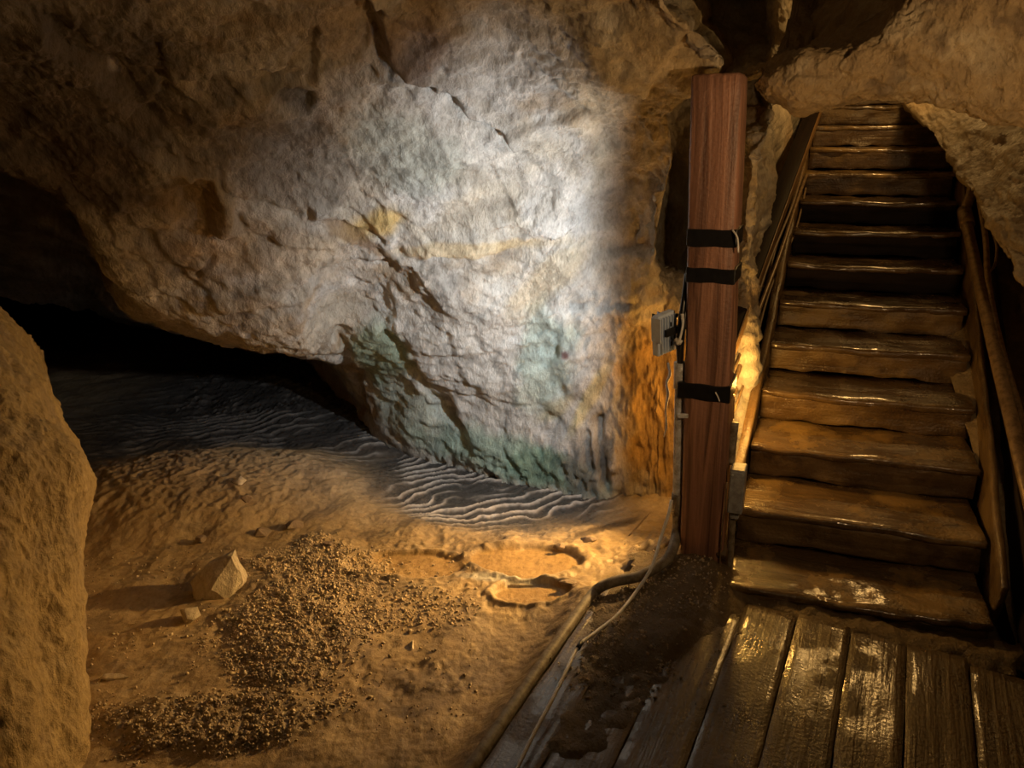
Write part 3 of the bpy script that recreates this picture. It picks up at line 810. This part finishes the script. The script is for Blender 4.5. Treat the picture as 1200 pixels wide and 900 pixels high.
# ---- conduit on the post, running down and along the boardwalk edge
cx0, cy0 = -.022, .035
z430 = post_z(432)
cd = empty('conduit', tuple(postpt(cx0, cy0, -.02)), label='grey plastic conduit running down the post and along the boardwalk edge', cat='conduit')
tube('riser_pipe', [postpt(cx0, cy0, z430), postpt(cx0, cy0, .7), postpt(cx0, cy0, .5), postpt(cx0, cy0, .27)], .0185, 'pvc', cd, seg=14)
tube('coupling', [postpt(cx0, cy0, z430 + .01), postpt(cx0, cy0, z430 - .085)], .0225, 'pvc', cd, seg=14, sub=3)
tube('coupling', [postpt(cx0, cy0, .30), postpt(cx0, cy0, .215)], .0225, 'pvc_mud', cd, seg=14, sub=3)
bend = [postpt(cx0, cy0, .25), postpt(cx0, cy0, .14), P(783, 654, PO[1] - .06), P(752, 674, PO[1] - .13), G(722, 681, BZ + .045), G(704, 688, BZ + .025), B(.84, -.02, -.002), B(.4, -.025, -.008), B(0, -.02, -.006), B(-.5, -.03, -.008), B(-1.2, -.02, -.008)]
tube('floor_pipe', bend, .0195, 'pvc_mud', cd, seg=12)
ck = box_bm(-.02, .016, -.006, .004, -.008, .008, .002)
ck.transform(Matrix.Translation(Vector(postpt(.0, -.004, post_z(487)))))
bm_obj('clip', ck, 'pvc', cd)

# ---- white cable trailing across the floor
wc = []
for (x, y, zz, Y) in ((787, 586, None, PO[1] + .0), (783, 604, None, PO[1] - .03), (775, 628, None, PO[1] - .06), (764, 664, None, PO[1] - .16), (745, 694, .145, None), (722, 722, .13, None), (698, 741, .125, None), (678, 757, .13, None), (664, 785, .135, None), (648, 818, .13, None), (628, 855, .125, None), (606, 900, .12, None), (580, 960, .11, None)):
    wc.append(P(x, y, Y) if Y else G(x, y, zz))
cb = tube('white_cable', wc, .006, 'white', seg=8)
tag(cb, 'thin white cable trailing from the conduit over the boardwalk edge', 'cable')
b2 = tube('joint', [G(681, 753, .132), G(677, 760, .132)], .0085, 'black', cb, seg=8, sub=2)

# ---- flood light on the post's left side
Lp = P(778, 390, PO[1] + .06)
LN = np.array([-.62, .78, .04]); LN /= np.linalg.norm(LN)
lx = np.cross(LN, [0, 0, 1.0]); lx /= np.linalg.norm(lx)
lz = np.cross(lx, LN)
Lm = Matrix(((lx[0], LN[0], lz[0], Lp[0]), (lx[1], LN[1], lz[1], Lp[1]), (lx[2], LN[2], lz[2], Lp[2]), (0, 0, 0, 1)))
Lm = Lm @ Matrix.Rotation(math.radians(-7), 4, 'Y')
fd = empty('flood_light', tuple(Lp), label='small grey flood light bracketed to the left side of the post', cat='lamp')
bm_obj('housing', box_bm(-.045, .045, -.014, .014, -.074, .074, .005, mtx=Lm), 'flood', fd)
bm_obj('lens', box_bm(-.011, .011, .0145, .017, -.062, .062, .001, mtx=Lm), 'lens', fd)
for i in range(6):
    xx = -.035 + i * .014
    bm_obj('cooling_fin', box_bm(xx - .002, xx + .002, -.026, -.013, -.066, .066, .001, mtx=Lm), 'flood', fd)
for i in range(4):
    zz = -.036 + i * .024
    bm_obj('vent_slot', box_bm(.004, .010, -.0275, -.0262, zz - .008, zz + .008, 0, mtx=Lm), 'slot', fd)
bm_obj('bracket', box_bm(-.052, -.046, -.03, .012, -.02, .07, .002, mtx=Lm), 'flood', fd)
bm_obj('added_baffle', box_bm(.012, .014, .017, .041, -.066, .066, .0005, mtx=Lm), 'black', fd)  # unseen baffles added to cut off the sides of the beam
bm_obj('added_baffle', box_bm(-.014, -.012, .017, .041, -.066, .066, .0005, mtx=Lm), 'black', fd)
bm_obj('bracket_arm', box_bm(-.03, .075, -.04, -.028, .0, .025, .002, mtx=Lm), 'slot', fd)
area_light('flood_beam', tuple(Lp + LN * .0185), tuple(LN), .009, .05, 15, (0.88, 0.94, 1.0), 150)

# ---- black cable bundle with white ties on the post's left edge
bc = empty('black_cable_bundle', tuple(postpt(-.02, .02, z430)), label='black cable bundle tied with white clips beside the flood light', cat='cable')
tube('cable', [postpt(-.010, .06, post_z(325)), postpt(-.012, .03, post_z(350)), postpt(-.018, .01, post_z(378)), postpt(-.024, .015, post_z(405)), postpt(-.022, .03, z430 - .01)], .010, 'black', bc)
tube('cable', [postpt(-.004, .04, post_z(345)), postpt(-.006, .015, post_z(370)), postpt(-.010, .005, post_z(395)), postpt(-.018, .025, z430 - .01)], .007, 'black', bc)
tube('cable', [postpt(-.03, .02, post_z(405)), postpt(-.048, .04, post_z(400)), postpt(-.052, .05, post_z(385)), postpt(-.035, .03, post_z(372))], .0055, 'black', bc)
tube('tie', [postpt(-.012, -.006, post_z(368)), postpt(-.008, -.010, post_z(380)), postpt(-.016, -.008, post_z(395)), postpt(-.026, -.004, post_z(404))], [.006, .004, .0045, .008], 'tie', bc)
tube('tie', [postpt(-.034, .0, post_z(399)), postpt(-.012, -.006, post_z(402))], [.008, .009], 'tie', bc)
tube('tie', [postpt(-.036, .006, post_z(405)), postpt(-.040, .01, post_z(412))], [.005, .003], 'tie', bc)

# ---- junction box on the right side of the post
jx0 = pw + .012
jb = empty('junction_box', tuple(postpt(jx0, .03, .2)), label='small grey junction box with conduit on the right side of the post', cat='junction box')
za, zb = post_z(600, 850), post_z(542, 850)
def postbox(x0, x1, y0, y1, z0, z1, bev):
    m = Matrix.Translation(Vector(PO)) @ Matrix.Rotation(-HD, 4, 'Z')
    return box_bm(x0, x1, y0, y1, z0, z1, bev, mtx=m)
bm_obj('body', postbox(jx0 - .012, jx0 + .040, .0, .075, za + .028, zb, .004), 'box', jb)
bm_obj('cover', postbox(jx0 - .008, jx0 + .036, -.006, .0, za + .034, zb - .006, .002), 'box', jb)
bm_obj('screw', postbox(jx0 - .004, jx0 + .002, -.009, -.005, zb - .02, zb - .014, .001), 'pvc', jb)
bm_obj('hub', postbox(jx0 - .004, jx0 + .030, .01, .06, za, za + .03, .008), 'box', jb)
tube('conduit_stub', [postpt(jx0 + .012, .035, za + .01), postpt(jx0 + .012, .035, .12), postpt(jx0 + .006, .03, .03), postpt(jx0 - .03, -.02, -.02)], .0135, 'pvc_mud', jb)
tube('conduit_stub', [postpt(jx0 - .01, .10, zb - .02), postpt(jx0 - .006, .10, post_z(520, 850)), postpt(jx0 - .002, .10, post_z(500, 850))], .0165, 'pvc_mud', jb)
tube('wire', [postpt(jx0 - .006, -.004, zb - .05), postpt(jx0 - .016, -.008, .2), postpt(jx0 - .02, -.006, .02)], .003, 'cable', jb, seg=6)

# ---- dark hand beam along the left of the stairs
hb0, hb1 = P(838, 432, 3.0) - RT * .045, P(956, 122, 5.5) - RT * .045
dirv = hb1 - hb0; Lb = np.linalg.norm(dirv)
hb = empty('handrail_beam', tuple(hb0), label='dark timber handrail beam rising along the left side of the stairs', cat='handrail')
yaw = math.atan2(-dirv[0], dirv[1]); pit = math.asin(dirv[2] / Lb)
slab('beam', .09, Lb, .07, 2, 40, 3, 'beam', hb, (0, 0, -.055), (pit, 0, yaw), amp=.003, seed=9, bev=.006)
slab('edge_highlight', .007, Lb, .05, 1, 40, 1, 'pale_wood', hb, tuple(np.array([math.cos(yaw), math.sin(yaw), 0]) * .0915 + np.array([0, 0, -.03])), (pit, 0, yaw), amp=.001, seed=4, bev=.002)  # pale strip added as the highlight along the beam's right edge
for f in (.08, .42, .75):
    q = hb0 + dirv * f
    nb = q - hb0
    slab('bracket', .03, .26, .03, 1, 4, 1, 'pale_wood', hb, (nb[0] + .01, nb[1] + .01, nb[2] - .32), (math.pi / 2, 0, 0), amp=.002, bev=.003)

# ---- cables and thin pipes clipped beneath the beam
for i, (do, dz, r, mt, wob) in enumerate(((.075, -.15, .008, 'cable', .010), (.09, -.20, .011, 'rust', .004), (.065, -.24, .007, 'cable', .014), (.10, -.28, .006, 'cable', .012), (.08, -.32, .009, 'rust', .006))):
    pts = []
    for f in np.linspace(0.02, .80, 12):
        q = hb0 + dirv * f + RT * do + np.array([0, 0, dz * (1 + .1 * f)])
        q = q + wob * np.array([math.sin(f * 13 + i * 2), 0, math.cos(f * 11 + i * 3)])
        pts.append(q)
    pts = [P(852 + i * 1.5, 478 + 3 * i, 2.98), P(850 + i * 2, 462, 2.98)] + pts
    o = tube('stair_cable' if mt == 'cable' else 'stair_pipe', pts, r, mt, seg=8)
    tag(o, ['upper muddy cable sagging below the dark handrail beam', 'thicker brown pipe just under the dark handrail beam', 'wavy muddy cable below the brown pipe left of the stairs', 'thin wavy cable nearest the left ends of the treads', 'lowest brown pipe along the left stair stringer'][i], 'cable' if mt == 'cable' else 'pipe')
# frayed white wire hanging beside the post
o = tube('frayed_wire', [P(783, 425, 2.72), P(785, 438, 2.70), P(781, 450, 2.71), P(783, 462, 2.7), P(780, 480, 2.71), P(781, 500, 2.72), P(778, 512, 2.72)], [.003, .006, .004, .006, .004, .004, .002], 'white', seg=6)
tag(o, 'frayed pale wire hanging left of the grey conduit', 'wire')

# ---- pipe handrail on the right of the stairs
rp = empty('pipe_handrail', tuple(P(1205, 575, 2.45)), label='muddy metal pipe handrail with coupling on the right of the stairs', cat='handrail')
tube('pipe', [P(1131, 254, 3.95), P(1141, 300, 3.65), P(1153, 355, 3.3), P(1168, 420, 2.98), P(1186, 495, 2.68), P(1206, 580, 2.4), P(1240, 720, 2.05), P(1290, 900, 1.72)], .026, 'rust', rp, seg=14)
tube('coupling', [P(1130, 247, 4.0), P(1134, 264, 3.88)], .034, 'rust', rp, seg=14, sub=3)
tube('elbow', [P(1131, 254, 3.95), P(1132, 243, 4.0), P(1138, 228, 4.05), P(1139, 212, 4.12), P(1133, 195, 4.25), P(1122, 178, 4.5)], .025, 'rust', rp, seg=12)
o = tube('thin_pipe', [P(1148, 238, 3.8), P(1155, 280, 3.6), P(1158, 330, 3.4), P(1172, 400, 3.05), P(1195, 480, 2.75), P(1230, 590, 2.4)], .013, 'rust', seg=8)
tag(o, 'thin muddy pipe running behind the metal pipe handrail', 'pipe')
o = tube('loose_cable', [P(1150, 252, 3.75), P(1160, 265, 3.7), P(1168, 288, 3.6), P(1166, 310, 3.5), P(1160, 318, 3.45)], .006, 'cable', seg=6)
tag(o, 'thin cable loop hanging beside the top of the pipe handrail', 'cable')
# black board added to stand in for the dark gap beside the pipe
sb = empty('dark_gap_board', tuple(S(-.6, STW + .08, 0)), -HD, label='black board added for the dark gap between the stair treads and the pipe handrail', cat='board')
slab('board', .03, 4.6, .20, 2, 50, 3, 'beam', sb, (0, 0, nose(-.6) - .10), (ang, 0, 0), amp=.005, seed=17, bev=.005)

# ---- loose stones
def stone(name, pts, loc, mat, label, sub=2, amp=.006, rz=0, group=None):
    bm = bmesh.new()
    for p in pts: bm.verts.new(p)
    r = bmesh.ops.convex_hull(bm, input=bm.verts[:])
    for v in [v for v in bm.verts if not v.link_faces]: bm.verts.remove(v)
    if sub:
        bmesh.ops.subdivide_edges(bm, edges=bm.edges[:], cuts=sub, use_grid_fill=True)
        bmesh.ops.triangulate(bm, faces=bm.faces[:])
    bm.verts.ensure_lookup_table()
    X = np.array([v.co[:] for v in bm.verts]) + loc[0] * 3
    n = np.stack([fbm(X, 14, 3, .5, q) for q in (1, 5, 9)], -1) * amp
    for v, q in zip(bm.verts, n): v.co += Vector(q)
    o = bm_obj(name, bm, mat)
    o.location = loc; o.rotation_euler = (0, 0, rz)
    return tag(o, label, 'stone', group)
g = G(255, 694, .0)
main = [(-.10,-.05,0),(-.06,-.09,0),(.05,-.08,0),(.09,-.02,0),(.09,.06,0),(-.07,.07,0),(-.10,-.04,.06),(-.06,-.03,.10),(.02,.01,.15),(.062,-.01,.155),(.095,-.03,.10),(.10,-.03,.05),(.0,-.09,.06),(.055,.05,.15),(-.05,.05,.10)]
stone('boulder', main, (g[0], g[1] + .04, floor_z(g[0], g[1] + .04) - .012), 'stone', 'fist shaped angular stone lying at the foot of the flowstone mound', sub=2, amp=.008)
def rpts(rx, ry, rz_, n=14, seed=0):
    r = random.Random(seed); out = []
    for _ in range(n):
        a, b_ = r.uniform(0, 2 * math.pi), math.acos(r.uniform(-1, 1))
        out.append((rx * math.cos(a) * math.sin(b_), ry * math.sin(a) * math.sin(b_), rz_ * math.cos(b_) + rz_ * .6))
    return out
for i, (x, y, rx, ry, rzz, mt, lab) in enumerate((
    (224, 726, .040, .035, .045, 'stone', 'small squarish stone just in front of the angular stone'),
    (281, 568, .035, .030, .020, 'stone_pale', 'pale flat stone lying on top of the flowstone mound'),
    (290, 588, .028, .025, .024, 'stone_dark', 'dark round stone below the pale stone on the mound'),
    (236, 634, .026, .022, .022, 'stone_dark', 'dark pebble on the front slope of the mound above the angular stone'),
    (308, 626, .040, .035, .022, 'stone_dark', 'low dark stone where the mound meets the gravel'),
    (345, 618, .045, .035, .022, 'stone_dark', 'flat dark stone at the right foot of the mound'),
    (133, 795, .050, .016, .014, 'stone_pale', 'pale elongated pebble on the sand near the left bank'),
    (483, 757, .008, .030, .010, 'stone_pale', 'slim pale chip on the sand right of the gravel'),
    (403, 686, .040, .014, .012, 'stone_dark', 'dark sliver of stone at the right edge of the gravel'),
    (264, 697, .035, .025, .022, 'stone', 'rounded stone leaning against the foot of the angular stone'),
    (385, 640, .030, .02, .018, 'stone_dark', 'small dark stone above the gravel near the left pool'),
    (665, 690, .04, .014, .012, 'stone_dark', 'dark flat stone at the right edge of the lowest pool'),
    (610, 683, .08, .010, .008, 'stone_pale', 'long pale stone lip between the two right pools'),
    (690, 634, .04, .022, .018, 'stone_dark', 'dark broken stone on the lit floor left of the post'),
    (655, 640, .03, .02, .015, 'stone_dark', 'blackish stone beside the rim of the largest pool'))):
    g = G(x, y, .0)
    for _ in range(4): g = G(x, y, floor_z(g[0], g[1]))
    stone('stone', rpts(rx, ry, rzz, 16, i + 3), (g[0], g[1], floor_z(g[0], g[1]) - .004), mt, lab, sub=1, amp=.003)

# twigs by the post
for i, (a, b_, lab) in enumerate((((737, 628), (762, 600), 'thin twig leaning on the lit floor left of the post'), ((806, 603), (806, 603), None))):
    if lab:
        ga = G(*a, .02); gb = P(b_[0], b_[1], ga[1] + .08)
        tag(tube('twig', [ga, (ga + gb) / 2 + np.array([.005, 0, .006]), gb], [.004, .003], 'cable', seg=6), lab, 'twig')

# ---- gravel: far too many grains to count
rg = np.random.RandomState(11)
oct_v = np.array([(1,0,0),(-1,0,0),(0,1,0),(0,-1,0),(0,0,1),(0,0,-1)], float)
oct_f = np.array([(0,2,4),(2,1,4),(1,3,4),(3,0,4),(2,0,5),(1,2,5),(3,1,5),(0,3,5)])
gx = rg.uniform(-2.0, .3, 90000); gy = rg.uniform(1.6, 3.6, 90000)
Pt = np.stack([gx, gy, np.full(gx.shape, FZ + .01)], -1)
ppx, ppy = proj(Pt)
dens = GRAV(ppx, ppy, .45 * fbm(Pt, 4, 4, .6, 61)) ** 1.5 + .03 * ((ppx > 95) & (ppx < 560) & (ppy > 640) & (ppy < 860))
ok = rg.uniform(0, 1, gx.shape) < dens * .9
bo_ = (gx - EDG1[0]) * PR[0] + (gy - EDG1[1]) * PR[1]
ok &= bo_ < -.12
gx, gy = gx[ok], gy[ok]
# grit by the post foot
ix = np.clip(np.searchsorted(xs, gx), 1, len(xs) - 1); iy = np.clip(np.searchsorted(ys, gy), 1, len(ys) - 1)
gz = z[ix, iy]
n = len(gx)
sz = rg.gamma(4, .0007, n) + .0018
Vg = oct_v[None] * (sz[:, None, None] * rg.uniform(.55, 1.25, (n, 1, 3))) * rg.uniform(.7, 1.2, (n, 6, 1))
a = rg.uniform(0, 6.28, n); ca, sa_ = np.cos(a)[:, None], np.sin(a)[:, None]
tl = rg.uniform(-.7, .7, n)[:, None]
X, Y_, Z_ = Vg[..., 0], Vg[..., 1], Vg[..., 2]
X, Z_ = X * np.cos(tl) - Z_ * np.sin(tl), X * np.sin(tl) + Z_ * np.cos(tl)
Vg = np.stack([X * ca - Y_ * sa_, X * sa_ + Y_ * ca, Z_], -1) + np.stack([gx, gy, gz + sz * .35], -1)[:, None]
Fg = (oct_f[None] + 6 * np.arange(n)[:, None, None]).reshape(-1, 3)
tag(mesh_obj('gravel', Vg.reshape(-1, 3), Fg, 'gravel', smooth=False), 'spread of fine brown gravel on the cave floor', 'gravel', kind='stuff')

# ---- grit and small debris on the mud by the post
n = 2600
gs = rg.uniform(.35, 1.3, n); go = rg.uniform(-.05, .58, n)
Xw = np.array([EDG1[0], EDG1[1], BZ]) + gs[:, None] * PF + go[:, None] * PR
pg = proj(Xw)
ok = rg.uniform(0, 1, n) < np.clip(blob(pg[0], pg[1], 770, 700, 90, 30, 0) + .5 * blob(pg[0], pg[1], 735, 770, 90, 60, -.8) + .04, 0, 1)
ok &= ~((np.abs(Xw[:, 0] - PO[0] - .07) < .1) & (Xw[:, 1] > PO[1] - .03))
Xw = Xw[ok]; gs, go = gs[ok], go[ok]
Xw[:, 2] = BZ + np.maximum(mh(Xw, gs, go) + .012 * fbm(Xw * np.array([1, 1, 0]) + np.array([0, 0, BZ]), 14, 4, .6, 3), 0) + .002
n = len(Xw)
sz = rg.gamma(3, .0009, n) + .0018
Vg = oct_v[None] * (sz[:, None, None] * rg.uniform(.5, 1.4, (n, 1, 3))) * rg.uniform(.7, 1.2, (n, 6, 1)) + Xw[:, None]
Fg = (oct_f[None] + 6 * np.arange(n)[:, None, None]).reshape(-1, 3)
tag(mesh_obj('grit', Vg.reshape(-1, 3), Fg, 'gravel', smooth=False), 'scattered grit and crumbs of rock on the mud by the post', 'grit', kind='stuff')
